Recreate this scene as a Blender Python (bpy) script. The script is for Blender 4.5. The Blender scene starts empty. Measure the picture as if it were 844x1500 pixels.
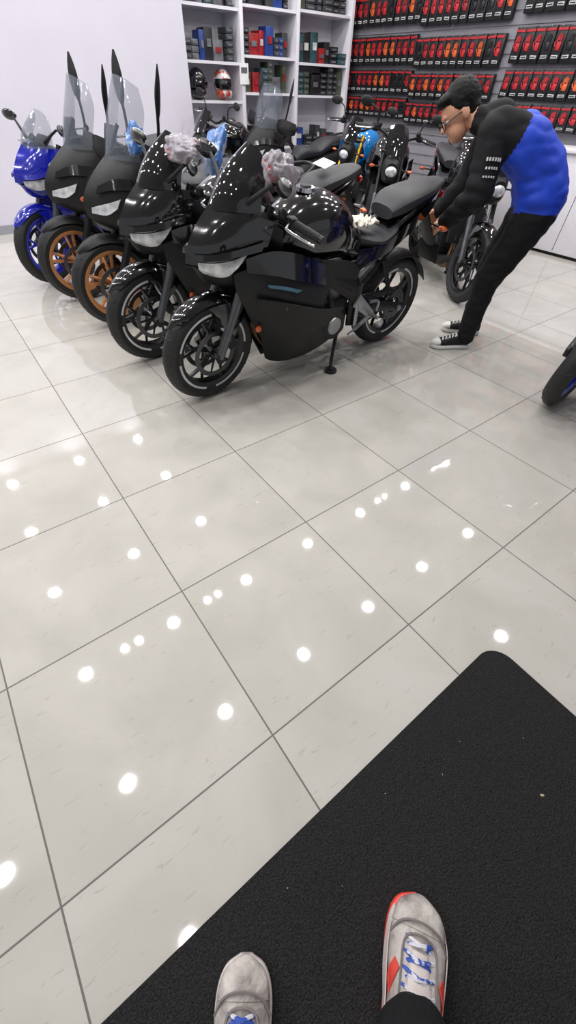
import bpy, bmesh, math, random
from math import sin, cos, pi, radians, sqrt, atan2
from mathutils import Vector, Matrix, Euler, noise
random.seed(7)
scene = bpy.context.scene
COL = scene.collection
V = Vector

# ------------------------------------------------------------------ materials
def lin(c):
    r = []
    for x in c:
        x = x / 255.0
        r.append(x / 12.92 if x <= .04045 else ((x + .055) / 1.055) ** 2.4)
    return (r[0], r[1], r[2], 1)

def pmat(name, col, rough=.5, metal=0., coat=0., var=.12, vscale=12., bump=0., bscale=150., trans=0., alpha=1., emis=0., spec=.5, col2=None, crisp=False, detail=3, cpos=.5):
    m = bpy.data.materials.new(name); m.use_nodes = True
    nt = m.node_tree; b = nt.nodes['Principled BSDF']
    tc = nt.nodes.new('ShaderNodeTexCoord')
    n = nt.nodes.new('ShaderNodeTexNoise'); n.inputs['Scale'].default_value = vscale; n.inputs['Detail'].default_value = detail
    nt.links.new(tc.outputs['Object'], n.inputs['Vector'])
    cr = nt.nodes.new('ShaderNodeValToRGB')
    c = lin(col)
    if col2 is None:
        a = tuple(max(0, x * (1 - var)) for x in c[:3]) + (1,)
        d = tuple(min(1, x * (1 + var)) for x in c[:3]) + (1,)
    else:
        a = c; d = lin(col2)
    cr.color_ramp.elements[0].color = a; cr.color_ramp.elements[1].color = d
    if crisp:
        cr.color_ramp.elements[0].position = cpos; cr.color_ramp.elements[1].position = cpos + .05
    else:
        cr.color_ramp.elements[0].position = .3; cr.color_ramp.elements[1].position = .7
    nt.links.new(n.outputs['Fac'], cr.inputs['Fac'])
    nt.links.new(cr.outputs['Color'], b.inputs['Base Color'])
    b.inputs['Roughness'].default_value = rough
    b.inputs['Metallic'].default_value = metal
    b.inputs['Coat Weight'].default_value = coat
    b.inputs['Coat Roughness'].default_value = .03
    b.inputs['Transmission Weight'].default_value = trans
    b.inputs['Alpha'].default_value = alpha
    b.inputs['Specular IOR Level'].default_value = spec
    if emis > 0:
        b.inputs['Emission Color'].default_value = c
        b.inputs['Emission Strength'].default_value = emis
    if bump > 0:
        n2 = nt.nodes.new('ShaderNodeTexNoise'); n2.inputs['Scale'].default_value = bscale; n2.inputs['Detail'].default_value = 4
        nt.links.new(tc.outputs['Object'], n2.inputs['Vector'])
        bp = nt.nodes.new('ShaderNodeBump'); bp.inputs['Strength'].default_value = bump; bp.inputs['Distance'].default_value = .01
        nt.links.new(n2.outputs['Fac'], bp.inputs['Height'])
        nt.links.new(bp.outputs['Normal'], b.inputs['Normal'])
    return m

M = {}
M['gloss'] = pmat('gloss_black_paint', (12, 12, 14), .12, 0, 1.0)
M['matte'] = pmat('matte_black_plastic', (22, 22, 24), .52, spec=.35)
M['satin'] = pmat('satin_black_metal', (30, 30, 32), .38, .4)
M['discm'] = pmat('brake_disc_steel', (88, 88, 92), .35, .8)
M['rubber'] = pmat('tyre_rubber', (27, 27, 28), .62, bump=.2, bscale=120)
M['seat'] = pmat('seat_vinyl', (36, 37, 42), .5, bump=.15, bscale=300)
M['engine'] = pmat('engine_casting', (38, 38, 40), .4, .6, bump=.2, bscale=80)
M['chrome'] = pmat('polished_metal', (200, 200, 205), .18, 1)
M['alu'] = pmat('cast_aluminium', (160, 162, 165), .35, .85)
M['lens'] = pmat('headlight_lens', (160, 164, 170), .12, .2, 1.0, col2=(232, 233, 235), vscale=26)
M['screen'] = pmat('smoked_windscreen', (12, 13, 16), .04, 0, 1.0, alpha=.90)
M['clear'] = pmat('clear_windscreen', (110, 118, 130), .05, 0, .6, alpha=.26)
M['bronze'] = pmat('bronze_rim', (196, 136, 86), .34, .5)
M['header'] = pmat('exhaust_header', (120, 92, 70), .3, .9)
M['bluep'] = pmat('blue_paint', (16, 26, 150), .15, .1, 1.0)
M['bluerim'] = pmat('blue_rim', (28, 44, 190), .3, .3, .5)
M['blackrim'] = pmat('black_rim', (17, 17, 19), .35, .1, .3)
M['stripe'] = pmat('rim_stripe', (205, 206, 210), .4)
M['accent'] = pmat('cyan_accent', (70, 105, 125), .4)
M['cyan'] = pmat('cyan_paint', (20, 120, 190), .2, 0, 1)
M['amber'] = pmat('amber_reflector', (200, 84, 30), .2, 0, .8)
M['red'] = pmat('red_lens', (170, 15, 15), .15, 0, 1)
M['gold'] = pmat('gold_fork', (210, 160, 50), .25, .7)
M['grey'] = pmat('grey_paint', (70, 72, 76), .28, .2, .8)
M['dgrey'] = pmat('decal_grey', (62, 63, 68), .4)
M['white'] = pmat('white_laminate', (226, 224, 232), .4, var=.02)
M['bag'] = pmat('protective_bag_film', (166, 162, 170), .22, 0, .7, col2=(160, 62, 68), vscale=17, crisp=True, cpos=.58, bump=1, bscale=26, alpha=.70)
M['bagblue'] = pmat('blue_film', (60, 115, 185), .25, 0, .6, col2=(165, 180, 205), vscale=18, crisp=True, bump=.8, bscale=30, alpha=.85)
M['cloth'] = pmat('cotton_rag', (225, 218, 205), .9, bump=.5, bscale=60)
M['paper'] = pmat('paper_tag', (235, 235, 235), .7)

# ------------------------------------------------------------------ mesh builder
def crs(pts, n):
    pts = [V(p) for p in pts]
    if len(pts) == 2:
        return [pts[0].lerp(pts[1], i / (n - 1)) for i in range(n)]
    P = [pts[0] * 2 - pts[1]] + pts + [pts[-1] * 2 - pts[-2]]
    out = []
    k = len(pts) - 1
    for i in range(n):
        t = i / (n - 1) * k; s = min(int(t), k - 1); t -= s
        a, b, c, d = P[s], P[s + 1], P[s + 2], P[s + 3]
        out.append(.5 * ((2 * b) + (c - a) * t + (2 * a - 5 * b + 4 * c - d) * t * t + (3 * b - a - 3 * c + d) * t ** 3))
    return out

class MB:
    def __init__(s):
        s.v = []; s.f = []; s.m = []; s.mats = []
    def mi(s, mat):
        if isinstance(mat, str): mat = M[mat]
        if mat not in s.mats: s.mats.append(mat)
        return s.mats.index(mat)
    def add(s, vs, fs, mat, xf=None):
        o = len(s.v); k = s.mi(mat)
        for p in vs:
            p = V(p)
            s.v.append(xf @ p if xf else p)
        for f in fs:
            s.f.append(tuple(i + o for i in f)); s.m.append(k)
    def mark(s): return (len(s.v), len(s.f))
    def mirror(s, mk):
        v0, f0 = mk; n = len(s.v)
        vs = [V((p.x, -p.y, p.z)) for p in s.v[v0:n]]
        fs = list(zip(s.f[f0:], s.m[f0:]))
        s.v += vs
        for f, m in fs:
            s.f.append(tuple(i - v0 + n for i in reversed(f))); s.m.append(m)
    def xform(s, mat, mk=(0, 0)):
        for i in range(mk[0], len(s.v)): s.v[i] = mat @ s.v[i]
    def tube(s, pts, r, mat, seg=10, smooth=0, cap=True, flat=1.0):
        pts = [V(p) for p in pts]
        if not isinstance(r, (list, tuple)): r = [r] * len(pts)
        if smooth:
            q = crs([V((p.x, p.y, p.z)) for p in pts], smooth)
            rr = crs([V((x, 0, 0)) for x in r], smooth)
            pts = q; r = [x.x for x in rr]
        n = len(pts); vs = []; prev = None
        for i, p in enumerate(pts):
            d = (pts[min(i + 1, n - 1)] - pts[max(i - 1, 0)]).normalized()
            if prev is None:
                a = d.orthogonal().normalized()
                if abs(d.z) < .9: a = d.cross(V((0, 0, 1))).normalized()
            else:
                a = (prev - d * prev.dot(d)).normalized()
            prev = a; b = d.cross(a)
            for k in range(seg):
                t = 2 * pi * k / seg
                vs.append(p + a * cos(t) * r[i] + b * sin(t) * r[i] * flat)
        fs = []
        for i in range(n - 1):
            for k in range(seg):
                k2 = (k + 1) % seg
                fs.append((i * seg + k, i * seg + k2, (i + 1) * seg + k2, (i + 1) * seg + k))
        if cap:
            fs.append(tuple(reversed(range(seg)))); fs.append(tuple((n - 1) * seg + k for k in range(seg)))
        s.add(vs, fs, mat)
    def loft(s, rings, mat, cap=True):
        seg = len(rings[0]); vs = [p for r in rings for p in r]; n = len(rings); fs = []
        for i in range(n - 1):
            for k in range(seg):
                k2 = (k + 1) % seg
                fs.append((i * seg + k, (i + 1) * seg + k, (i + 1) * seg + k2, i * seg + k2))
        if cap:
            fs.append(tuple(range(seg))); fs.append(tuple((n - 1) * seg + k for k in reversed(range(seg))))
        s.add(vs, fs, mat)
    def hull(s, st, mat, seg=20, n=None, e=2.5, xf=None, yc=0):
        n = n or len(st) * 3
        A = crs([V((a[0], a[1], a[2])) for a in st], n); B = crs([V((a[3], a[4] if len(a) > 4 else yc, 0)) for a in st], n)
        rings = []
        for a, b in zip(A, B):
            zt, zb = a.z, b.x; w = max(a.y, .002); zc = (zt + zb) / 2; hh = max((zt - zb) / 2, .001)
            ring = []
            for k in range(seg):
                t = 2 * pi * k / seg
                c, q = cos(t), sin(t)
                p = V((a.x, b.y + w * math.copysign(abs(c) ** (2 / e), c), zc + hh * math.copysign(abs(q) ** (2 / e), q)))
                ring.append(xf @ p if xf else p)
            rings.append(ring)
        s.loft(rings, mat)
    def patch(s, rows, mat, nu=14, nv=10, th=.006, mirror=False, smoothv=True):
        mk = s.mark()
        R = [crs(r, nu) for r in rows]
        if smoothv:
            cols = [crs([r[j] for r in R], nv) for j in range(nu)]
            R = [[cols[j][i] for j in range(nu)] for i in range(nv)]
        nv = len(R)
        N = []
        for i in range(nv):
            for j in range(nu):
                du = R[i][min(j + 1, nu - 1)] - R[i][max(j - 1, 0)]
                dv = R[min(i + 1, nv - 1)][j] - R[max(i - 1, 0)][j]
                x = du.cross(dv)
                N.append(x.normalized() if x.length > 1e-9 else V((0, 0, 1)))
        P = [p for r in R for p in r]
        vs = P + [p - q * th for p, q in zip(P, N)]; o = nv * nu
        fs = []
        for i in range(nv - 1):
            for j in range(nu - 1):
                a = i * nu + j; q = (a, a + 1, a + nu + 1, a + nu)
                fs.append(q); fs.append(tuple(x + o for x in reversed(q)))
        for j in range(nu - 1):
            fs.append((j + 1, j, j + o, j + 1 + o)); b = (nv - 1) * nu
            fs.append((b + j, b + j + 1, b + j + 1 + o, b + j + o))
        for i in range(nv - 1):
            a = i * nu; fs.append((a, a + nu, a + nu + o, a + o))
            a = i * nu + nu - 1; fs.append((a + nu, a, a + o, a + nu + o))
        s.add(vs, fs, mat)
        if mirror: s.mirror(mk)
    def box(s, c, size, mat, rot=(0, 0, 0), bev=0.0):
        bm = bmesh.new(); bmesh.ops.create_cube(bm, size=1)
        for v in bm.verts: v.co = V((v.co.x * size[0], v.co.y * size[1], v.co.z * size[2]))
        if bev > 0: bmesh.ops.bevel(bm, geom=bm.edges[:], offset=bev, segments=2, affect='EDGES', profile=.5)
        xf = Matrix.Translation(V(c)) @ Euler(rot).to_matrix().to_4x4()
        bm.verts.index_update()
        s.add([v.co.copy() for v in bm.verts], [[v.index for v in f.verts] for f in bm.faces], mat, xf); bm.free()
    def ell(s, c, r, mat, rot=(0, 0, 0), seg=20, rings=12):
        bm = bmesh.new(); bmesh.ops.create_uvsphere(bm, u_segments=seg, v_segments=rings, radius=1)
        xf = Matrix.Translation(V(c)) @ Euler(rot).to_matrix().to_4x4() @ Matrix.Diagonal((*r, 1))
        s.add([v.co.copy() for v in bm.verts], [[v.index for v in f.verts] for f in bm.faces], mat, xf); bm.free()
    def revolve(s, prof, c, mat, seg=48, a0=0, a1=2 * pi, closed=False, sm=0, spin=0):
        if sm: prof = [(p.x, p.y) for p in crs([V((a, b, 0)) for a, b in prof], sm)]
        full = abs(a1 - a0 - 2 * pi) < 1e-6; ns = seg if full else seg + 1; m = len(prof); vs = []
        for i in range(ns):
            t = a0 + (a1 - a0) * i / seg
            for r, y in prof: vs.append(V((c[0] + r * cos(t), c[1] + y, c[2] + r * sin(t))))
        fs = []
        for i in range(seg):
            i2 = (i + 1) % ns
            for k in range(m if closed else m - 1):
                k2 = (k + 1) % m
                fs.append((i * m + k, i * m + k2, i2 * m + k2, i2 * m + k))
        s.add(vs, fs, mat)
    def beam(s, p0, p1, w0, w1, t0, t1, mat, side=(0, 1, 0)):
        p0, p1, sd = V(p0), V(p1), V(side).normalized(); d = (p1 - p0).normalized(); sd = (sd - d * sd.dot(d)).normalized(); q = d.cross(sd)
        vs = []
        for p, w, t in ((p0, w0, t0), (p1, w1, t1)):
            c = .3
            for a, b in ((1, c), (1, -c), (c, -1), (-c, -1), (-1, -c), (-1, c), (-c, 1), (c, 1)):
                vs.append(p + q * a * w / 2 + sd * b * t / 2)
        fs = [(i, (i + 1) % 8, (i + 1) % 8 + 8, i + 8) for i in range(8)] + [tuple(reversed(range(8))), tuple(range(8, 16))]
        s.add(vs, fs, mat)
    def mesh(s, name, ang=38):
        me = bpy.data.meshes.new(name); me.from_pydata([tuple(p) for p in s.v], [], s.f)
        for m in s.mats: me.materials.append(m)
        me.polygons.foreach_set('material_index', s.m)
        me.update()
        bm = bmesh.new(); bm.from_mesh(me); bmesh.ops.recalc_face_normals(bm, faces=bm.faces[:]); bm.to_mesh(me); bm.free()
        me.shade_smooth(); me.set_sharp_from_angle(angle=radians(ang))
        return me
    def obj(s, name, parent=None, loc=(0, 0, 0), rot=(0, 0, 0), ang=38):
        o = bpy.data.objects.new(name, s.mesh(name, ang)); COL.objects.link(o); o.location = loc; o.rotation_euler = rot
        if parent: o.parent = parent
        return o

def empty(name, loc=(0, 0, 0), rot=(0, 0, 0), sc=1):
    e = bpy.data.objects.new(name, None); COL.objects.link(e); e.empty_display_size = .1
    e.location = loc; e.rotation_euler = rot; e.scale = (sc, sc, sc); return e

def place(variant, name, loc, rotz, lean=0, sc=.93):
    e = empty(name, loc, (radians(-lean), 0, radians(rotz)), sc)
    for pn, me in variant:
        o = bpy.data.objects.new(pn, me); COL.objects.link(o); o.parent = e
    return e

def blob(name, prims, voxel=.012, smooth=6, parent=None, fac=.5, wrinkle=0.0, wmats=(), wscale=9):
    """prims: ('c',p0,p1,r0,r1,mat) rounded cones, ('e',c,(rx,ry,rz),Matrix3,mat) -> ONE continuous surface"""
    bm = bmesh.new(); mats = []
    for p in prims:
        if p[-1] not in mats: mats.append(p[-1])
        if p[0] == 'c':
            a, b, r0, r1 = V(p[1]), V(p[2]), p[3], p[4]
            d = b - a; L = max(d.length, 1e-5); q = d.to_track_quat('Z', 'Y').to_matrix()
            rings = []
            for i in range(5):
                t = -pi / 2 + pi / 2 * i / 4.0
                rings.append((sin(t) * r0, cos(t) * r0 + 1e-5))
            for i in range(5):
                t = pi / 2 * i / 4.0
                rings.append((L + sin(t) * r1, cos(t) * r1 + 1e-5))
            vv = [[bm.verts.new(a + q @ V((rr * cos(2 * pi * k / 16), rr * sin(2 * pi * k / 16), z))) for k in range(16)] for z, rr in rings]
            for i in range(9):
                for k in range(16):
                    bm.faces.new((vv[i][k], vv[i][(k + 1) % 16], vv[i + 1][(k + 1) % 16], vv[i + 1][k]))
            bm.faces.new(list(reversed(vv[0]))); bm.faces.new(vv[9])
        else:
            xf = Matrix.Translation(V(p[1])) @ (p[3].to_4x4() if p[3] else Matrix()) @ Matrix.Diagonal((*p[2], 1))
            bmesh.ops.create_icosphere(bm, subdivisions=3, radius=1, matrix=xf)
    me = bpy.data.meshes.new(name + '_src'); bm.to_mesh(me); bm.free()
    o = bpy.data.objects.new(name + '_src', me); COL.objects.link(o)
    r = o.modifiers.new('r', 'REMESH'); r.mode = 'VOXEL'; r.voxel_size = voxel; r.use_smooth_shade = True
    sm = o.modifiers.new('s', 'SMOOTH'); sm.iterations = smooth; sm.factor = fac
    dg = bpy.context.evaluated_depsgraph_get(); dg.update()
    out = bpy.data.meshes.new_from_object(o.evaluated_get(dg))
    bpy.data.objects.remove(o)
    out.name = name; out.materials.clear()
    for m in mats: out.materials.append(M[m] if isinstance(m, str) else m)
    def dist(p, c):
        if p[0] == 'c':
            a, b = V(p[1]), V(p[2]); d = b - a; t = max(0, min(1, (c - a).dot(d) / max(d.length_squared, 1e-9)))
            return (c - a - d * t).length - (p[3] + (p[4] - p[3]) * t)
        q = c - V(p[1])
        if p[3]: q = p[3].transposed() @ q
        k = sqrt((q.x / p[2][0]) ** 2 + (q.y / p[2][1]) ** 2 + (q.z / p[2][2]) ** 2)
        return (k - 1) * min(p[2])
    if len(mats) > 1:
        for f in out.polygons:
            c = f.center; best = min(prims, key=lambda p: dist(p, c)); f.material_index = mats.index(best[-1])
    if wrinkle:
        ok = set()
        for f in out.polygons:
            if (mats[f.material_index] in wmats): ok.update(f.vertices)
        nr = [v.normal.copy() for v in out.vertices]
        for v in out.vertices:
            if v.index in ok:
                c = v.co
                w_ = (abs(noise.noise(V((c.x * wscale, c.y * wscale, c.z * wscale * 2.2)))) - .2) * 1.3 + noise.noise(c * wscale * 2.3) * .25
                v.co = c + nr[v.index] * w_ * wrinkle
    out.shade_smooth()
    ob = bpy.data.objects.new(name, out); COL.objects.link(ob)
    if parent: ob.parent = parent
    return ob

# ------------------------------------------------------------------ wheels
def wheel(mb, c, R, w, rim, rr, spokes=5, style='Y', disc=(.145, True), stripe=True):
    x, z = c; C = (x, 0, z); h = w / 2
    mb.revolve([(rr - .004, -h * .72), (rr + .012, -h * .86), (rr + (R - rr) * .45, -h), (R - .028, -h * .86), (R - .009, -h * .5), (R, 0),
                (R - .009, h * .5), (R - .028, h * .86), (rr + (R - rr) * .45, h), (rr + .012, h * .86), (rr - .004, h * .72)], C, 'rubber', 64, sm=25)
    for k in range(26):
        a = 2 * pi * k / 26
        for sg in (1, -1):
            p0 = (x + (R - .002) * cos(a), sg * h * .18, z + (R - .002) * sin(a)); p1 = (x + (R - .017) * cos(a + .09), sg * h * .70, z + (R - .017) * sin(a + .09))
            mb.beam(p0, p1, .006, .005, .006, .006, 'packblk')
    mb.revolve([(rr + .004, -h * .74), (rr + .002, -h * .62), (rr - .018, -h * .5), (rr - .026, 0), (rr - .018, h * .5), (rr + .002, h * .62), (rr + .004, h * .74), (rr - .008, h * .74), (rr - .03, h * .55), (rr - .036, 0), (rr - .03, -h * .55), (rr - .008, -h * .74)], C, rim, 56, closed=True)
    if stripe:
        for sg in (1, -1):
            for a in range(4):
                mb.revolve([(rr - .009, sg * (h * .74 + .0015)), (rr + .004, sg * (h * .76 + .0015))], C, 'stripe', 14, a0=a * 1.57 + .3, a1=a * 1.57 + 1.55)
    mb.tube([(x, -h * .9, z), (x, h * .9, z)], .032, rim, 20)
    mb.tube([(x, -.10, z), (x, .10, z)], .012, 'discm', 12)
    for i in range(spokes):
        a = 2 * pi * i / spokes + .3
        e = lambda ang, r, y=0: (x + r * cos(ang), y, z + r * sin(ang))
        if style == 'Y':
            m_ = e(a, rr * .50)
            mb.beam(e(a, .02), m_, .030, .022, .045, .032, rim)
            mb.beam(e(a, rr * .46), e(a + .26, rr - .02), .018, .014, .028, .024, rim)
            mb.beam(e(a, rr * .46), e(a - .26, rr - .02), .018, .014, .028, .024, rim)
        else:
            mb.beam(e(a - .12, .02), e(a - .16, rr - .02), .024, .017, .05, .034, rim)
            mb.beam(e(a + .12, .02), e(a + .16, rr - .02), .024, .017, .05, .034, rim)
    if disc:
        for sg in ((1, -1) if disc[1] else (1,)):
            y = sg * (h * .9 + .006); d = disc[0]
            mb.revolve([(d, y - .002), (d, y + .002), (d - .026, y + .002), (d - .026, y - .002)], C, 'discm', 48, closed=True)
            for k in range(5):
                a = 2 * pi * k / 5
                mb.beam((x + .03 * cos(a), y, z + .03 * sin(a)), (x + (d - .024) * cos(a), y, z + (d - .024) * sin(a)), .016, .012, .006, .006, 'matte')

M['packblk'] = pmat('pack_black', (22, 22, 25), .38, var=.3)
def sym(row): return [(x, -y, z) for x, y, z in reversed(row[1:])] + row

# ------------------------------------------------------------------ motorcycle
def build_bike(body='gloss', lower='matte', rim='blackrim', fair=True, scr='screen', fork='satin', steer=0, accent='accent', stripe=True):
    FA = (.70, .29); RA = (-.70, .295); out = []
    hd = V((.39, 0, .92)); ax = (V((.66, 0, .29)) - hd).normalized()
    S = Matrix.Translation(hd) @ Matrix.Rotation(radians(-steer), 4, ax) @ Matrix.Translation(-hd)
    w = MB(); wheel(w, FA, .29, .10, rim, .218, 5, 'Y', disc=(.13, True), stripe=stripe); w.xform(S); out.append(('front_wheel', w.mesh('front_wheel')))
    f = MB(); mk = f.mark()
    f.tube([(.70, .095, .29), (.565, .095, .60)], .024, 'grey', 16)
    f.tube([(.565, .095, .60), (.40, .095, .95)], .020, fork, 16)
    f.box((.70, .098, .29), (.05, .03, .06), 'satin', (0, 0.4, 0), .008)
    f.box((.625, .082, .37), (.055, .045, .10), 'satin', (0, .45, 0), .01)
    f.tube([(.62, .075, .40), (.56, .11, .55), (.50, .10, .72), (.42, .07, .86)], .005, 'rubber', 6, smooth=14)
    f.mirror(mk)
    f.box((.455, 0, .80), (.07, .25, .03), 'satin', (0, .43, 0), .008); f.box((.415, 0, .905), (.07, .25, .025), 'satin', (0, .43, 0), .008)
    R0 = .306
    def arc(a, hw, r=R0):
        rr_ = []
        for k in range(7):
            t = -1 + 2 * k / 6
            rr_.append((FA[0] + (r - abs(t) ** 3 * .03) * cos(a), hw * t, FA[1] + (r - abs(t) ** 3 * .03) * sin(a)))
        return rr_
    f.patch([arc(radians(a), hw) for a, hw in ((38, .018), (52, .046), (72, .058), (95, .062), (120, .060), (142, .052), (158, .040))], body, 9, 24, .005)
    mk = f.mark()
    f.patch([[(.74, .062, .555), (.66, .066, .56), (.57, .064, .545), (.50, .06, .505)], [(.71, .07, .53), (.66, .082, .51), (.60, .084, .49), (.54, .072, .45)], [(.68, .078, .50), (.655, .096, .44), (.62, .096, .43), (.59, .08, .42)]], body, 8, 8, .005, False)
    f.mirror(mk)
    f.xform(S); out.append(('front_fork', f.mesh('front_fork')))
    c = MB(); mk = c.mark()
    bz = .93 if fair else 1.02
    if fair:
        c.tube([(.40, .10, bz - .02), (.385, .20, bz - .005), (.34, .34, bz - .03)], .012, 'satin', 10, smooth=8)
        g0, g1 = V((.37, .235, bz - .012)), V((.335, .355, bz - .032))
    else:
        c.tube([(.36, 0, .97), (.37, .08, .99), (.36, .18, 1.03), (.30, .37, 1.02)], .012, 'satin', 10, smooth=12)
        g0, g1 = V((.345, .24, 1.03)), V((.295, .38, 1.018))
    c.tube([g0, g1], .018, 'rubber', 14); c.tube([g1, g1 + (g1 - g0).normalized() * .02], .017, 'satin', 12)
    c.box(tuple(g0 + V((.0, -.02, 0))), (.04, .05, .045), 'matte', (0, 0, -.3), .01)
    c.tube([g0 + V((.03, -.01, 0)), g0 + V((.075, .03, -.003)), g1 + V((.065, .0, -.008)), g1 + V((.055, .03, -.01))], [.008, .007, .006, .008], 'chrome', 8, smooth=12)
    c.ell(tuple(g0 + V((.035, -.05, .03))), (.022, .022, .022), 'matte')
    if not fair:
        c.tube([(.33, .20, 1.04), (.34, .23, 1.14), (.32, .30, 1.17)], .006, 'satin', 8, smooth=10)
        c.ell((.315, .345, 1.18), (.014, .065, .036), 'matte', (0, 0, -.15)); c.ell((.303, .345, 1.18), (.006, .058, .030), 'chrome', (0, 0, -.15))
    c.mirror(mk); c.xform(S)
    if fair:
        mk = c.mark()
        c.tube([(.52, .11, .97), (.50, .20, 1.03), (.49, .25, 1.06)], [.012, .009, .008], 'matte', 8, smooth=10)
        c.ell((.485, .305, 1.065), (.018, .065, .034), 'gloss', (0, 0, -.2)); c.ell((.468, .303, 1.065), (.006, .055, .027), 'chrome', (0, 0, -.2)); c.mirror(mk)
        c.box((.46, 0, .965), (.02, .15, .08), 'matte', (0, -.9, 0), .01); c.box((.452, 0, .972), (.006, .12, .06), 'screen', (0, -.9, 0))
    else:
        c.box((.46, 0, 1.02), (.02, .13, .08), 'matte', (0, -.9, 0), .01)
    out.append(('controls', c.mesh('controls')))
    e = MB()
    e.box((-.02, 0, .33), (.40, .26, .24), 'engine', (0, .08, 0), .035)
    e.box((.13, 0, .53), (.20, .25, .26), 'engine', (0, -.35, 0), .02)
    e.box((.17, 0, .66), (.20, .27, .08), 'matte', (0, -.35, 0), .02)
    for k in range(6):
        e.box((.13 + .012 * k - .03, 0, .45 + .03 * k), (.23, .28, .008), 'engine', (0, -.35, 0))
    mk = e.mark()
    e.tube([(-.08, .12, .32), (-.08, .165, .32)], [.10, .085], 'satin', 24); e.tube([(-.08, .16, .32), (-.08, .172, .32)], [.055, .05], 'alu', 20)
    e.tube([(.09, .12, .30), (.09, .155, .30)], [.07, .06], 'engine', 20)
    e.beam((.40, .06, .84), (.10, .15, .66), .10, .09, .03, .03, 'satin'); e.beam((.12, .15, .67), (-.24, .135, .48), .09, .10, .03, .04, 'satin'); e.beam((-.24, .135, .52), (-.26, .13, .28), .10, .08, .04, .04, 'satin')
    e.beam((.05, .15, .60), (-.10, .15, .36), .03, .03, .02, .02, 'satin'); e.beam((-.02, .15, .58), (-.18, .15, .50), .03, .03, .02, .02, 'satin')
    e.beam((-.18, .11, .56), (-.80, .08, .84), .035, .02, .025, .02, 'satin'); e.beam((-.24, .11, .44), (-.62, .09, .74), .03, .02, .02, .02, 'satin')
    e.beam((-.24, .16, .44), (-.39, .17, .33), .08, .05, .016, .014, 'alu'); e.beam((-.39, .17, .33), (-.27, .17, .26), .035, .03, .014, .012, 'alu'); e.beam((-.25, .165, .42), (-.26, .17, .27), .03, .03, .012, .012, 'alu')
    e.tube([(-.37, .165, .34), (-.37, .25, .345)], [.013, .011], 'alu', 10)
    e.beam((-.30, .18, .28), (-.18, .20, .26), .016, .014, .01, .01, 'alu')
    e.tube([(-.36, .165, .41), (-.44, .165, .40), (-.44, .165, .34)], .009, 'alu', 8, smooth=8)
    e.beam((-.45, .12, .62), (-.52, .15, .46), .035, .03, .014, .014, 'satin'); e.tube([(-.52, .15, .46), (-.52, .21, .47)], .012, 'rubber', 10)
    e.mirror(mk)
    e.box((.33, 0, .50), (.045, .28, .28), 'matte', (0, -.3, 0), .008)
    for k in (-.07, .07):
        e.tube([(.22, k, .48), (.36, k, .42), (.345, k * .8, .26), (.22, k * .4, .155), (-.10, -.03, .15), (-.25, -.10, .19)], .019, 'header', 12, smooth=26)
    e.tube([(-.25, -.10, .19), (-.36, -.15, .24), (-.45, -.18, .30), (-.80, -.19, .42)], [.022, .03, .055, .05], 'matte', 18, smooth=14)
    e.tube([(-.79, -.19, .417), (-.82, -.19, .427)], .035, 'alu', 16)
    out.append(('engine_and_frame', e.mesh('engine_and_frame')))
    r = MB(); wheel(r, RA, .295, .135, rim, .218, 5, 'Y', disc=(.11, True), stripe=stripe)
    out.append(('rear_wheel', r.mesh('rear_wheel')))
    s = MB(); mk = s.mark()
    s.beam((-.22, .125, .38), (-.50, .125, .34), .08, .06, .035, .03, 'satin'); s.beam((-.48, .125, .342), (-.76, .125, .29), .065, .05, .03, .025, 'satin')
    s.tube([(RA[0], .10, RA[1]), (RA[0], .15, RA[1])], .018, 'alu', 14); s.mirror(mk)
    s.tube([(-.25, -.12, .36), (-.25, .12, .36)], .03, 'satin', 14)
    s.tube([(-.38, 0, .42), (-.26, 0, .62)], .035, 'matte', 14)
    s.revolve([(.095, .088), (.095, .094), (.05, .094), (.05, .088)], (RA[0], 0, RA[1]), 'discm', 40, closed=True)
    s.tube([(-.24, .091, .385), (-.70, .091, .392)], .006, 'discm', 6); s.tube([(-.24, .091, .33), (-.70, .091, .20)], .006, 'discm', 6)
    s.beam((-.28, .105, .415), (-.68, .105, .415), .035, .03, .02, .02, 'matte')
    s.patch([[(RA[0] + .315 * cos(a), y, RA[1] + .315 * sin(a) - abs(y) ** 2 * 4) for y in (-.075, -.04, 0, .04, .075)] for a in (radians(t) for t in (60, 85, 110, 135, 155))], 'matte', 7, 14, .005)
    out.append(('swingarm', s.mesh('swingarm')))
    b = MB()
    k = .0 if fair else .03
    b.hull([(.33, .09, .82, .68), (.27, .13, .90 + k, .66), (.16, .155 + k, .955 + k, .64), (.04, .165 + k, .965 + k, .64), (-.08, .145, .93, .64), (-.17, .115, .86, .63), (-.24, .10, .79, .62)], body, 28, 26, 2.4)
    b.tube([(.12, 0, .96 + k), (.12, 0, .976 + k)], [.05, .046], 'chrome', 24); b.tube([(.12, 0, .974 + k), (.12, 0, .982 + k)], [.03, .026], 'matte', 18)
    mk = b.mark()
    b.patch([[(.30, .12, .74), (.15, .17, .72), (0, .175, .70), (-.15, .145, .66), (-.24, .13, .60)], [(.30, .11, .64), (.15, .155, .62), (0, .155, .60), (-.12, .145, .56), (-.22, .13, .52)]], lower, 12, 3, .006)
    b.mirror(mk)
    b.hull([(-.20, .09, .69, .60), (-.36, .11, .70, .61), (-.50, .11, .80, .65), (-.66, .10, .875, .72), (-.82, .07, .915, .80), (-.93, .028, .945, .89)], body, 22, 22, 2.6)
    b.box((-.925, 0, .885), (.03, .09, .03), 'red', (0, .2, 0), .006)
    b.beam((-.80, 0, .83), (-1.02, 0, .60), .03, .02, .12, .10, 'matte'); b.box((-1.03, 0, .56), (.012, .17, .13), 'matte', (0, .35, 0), .004)
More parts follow.
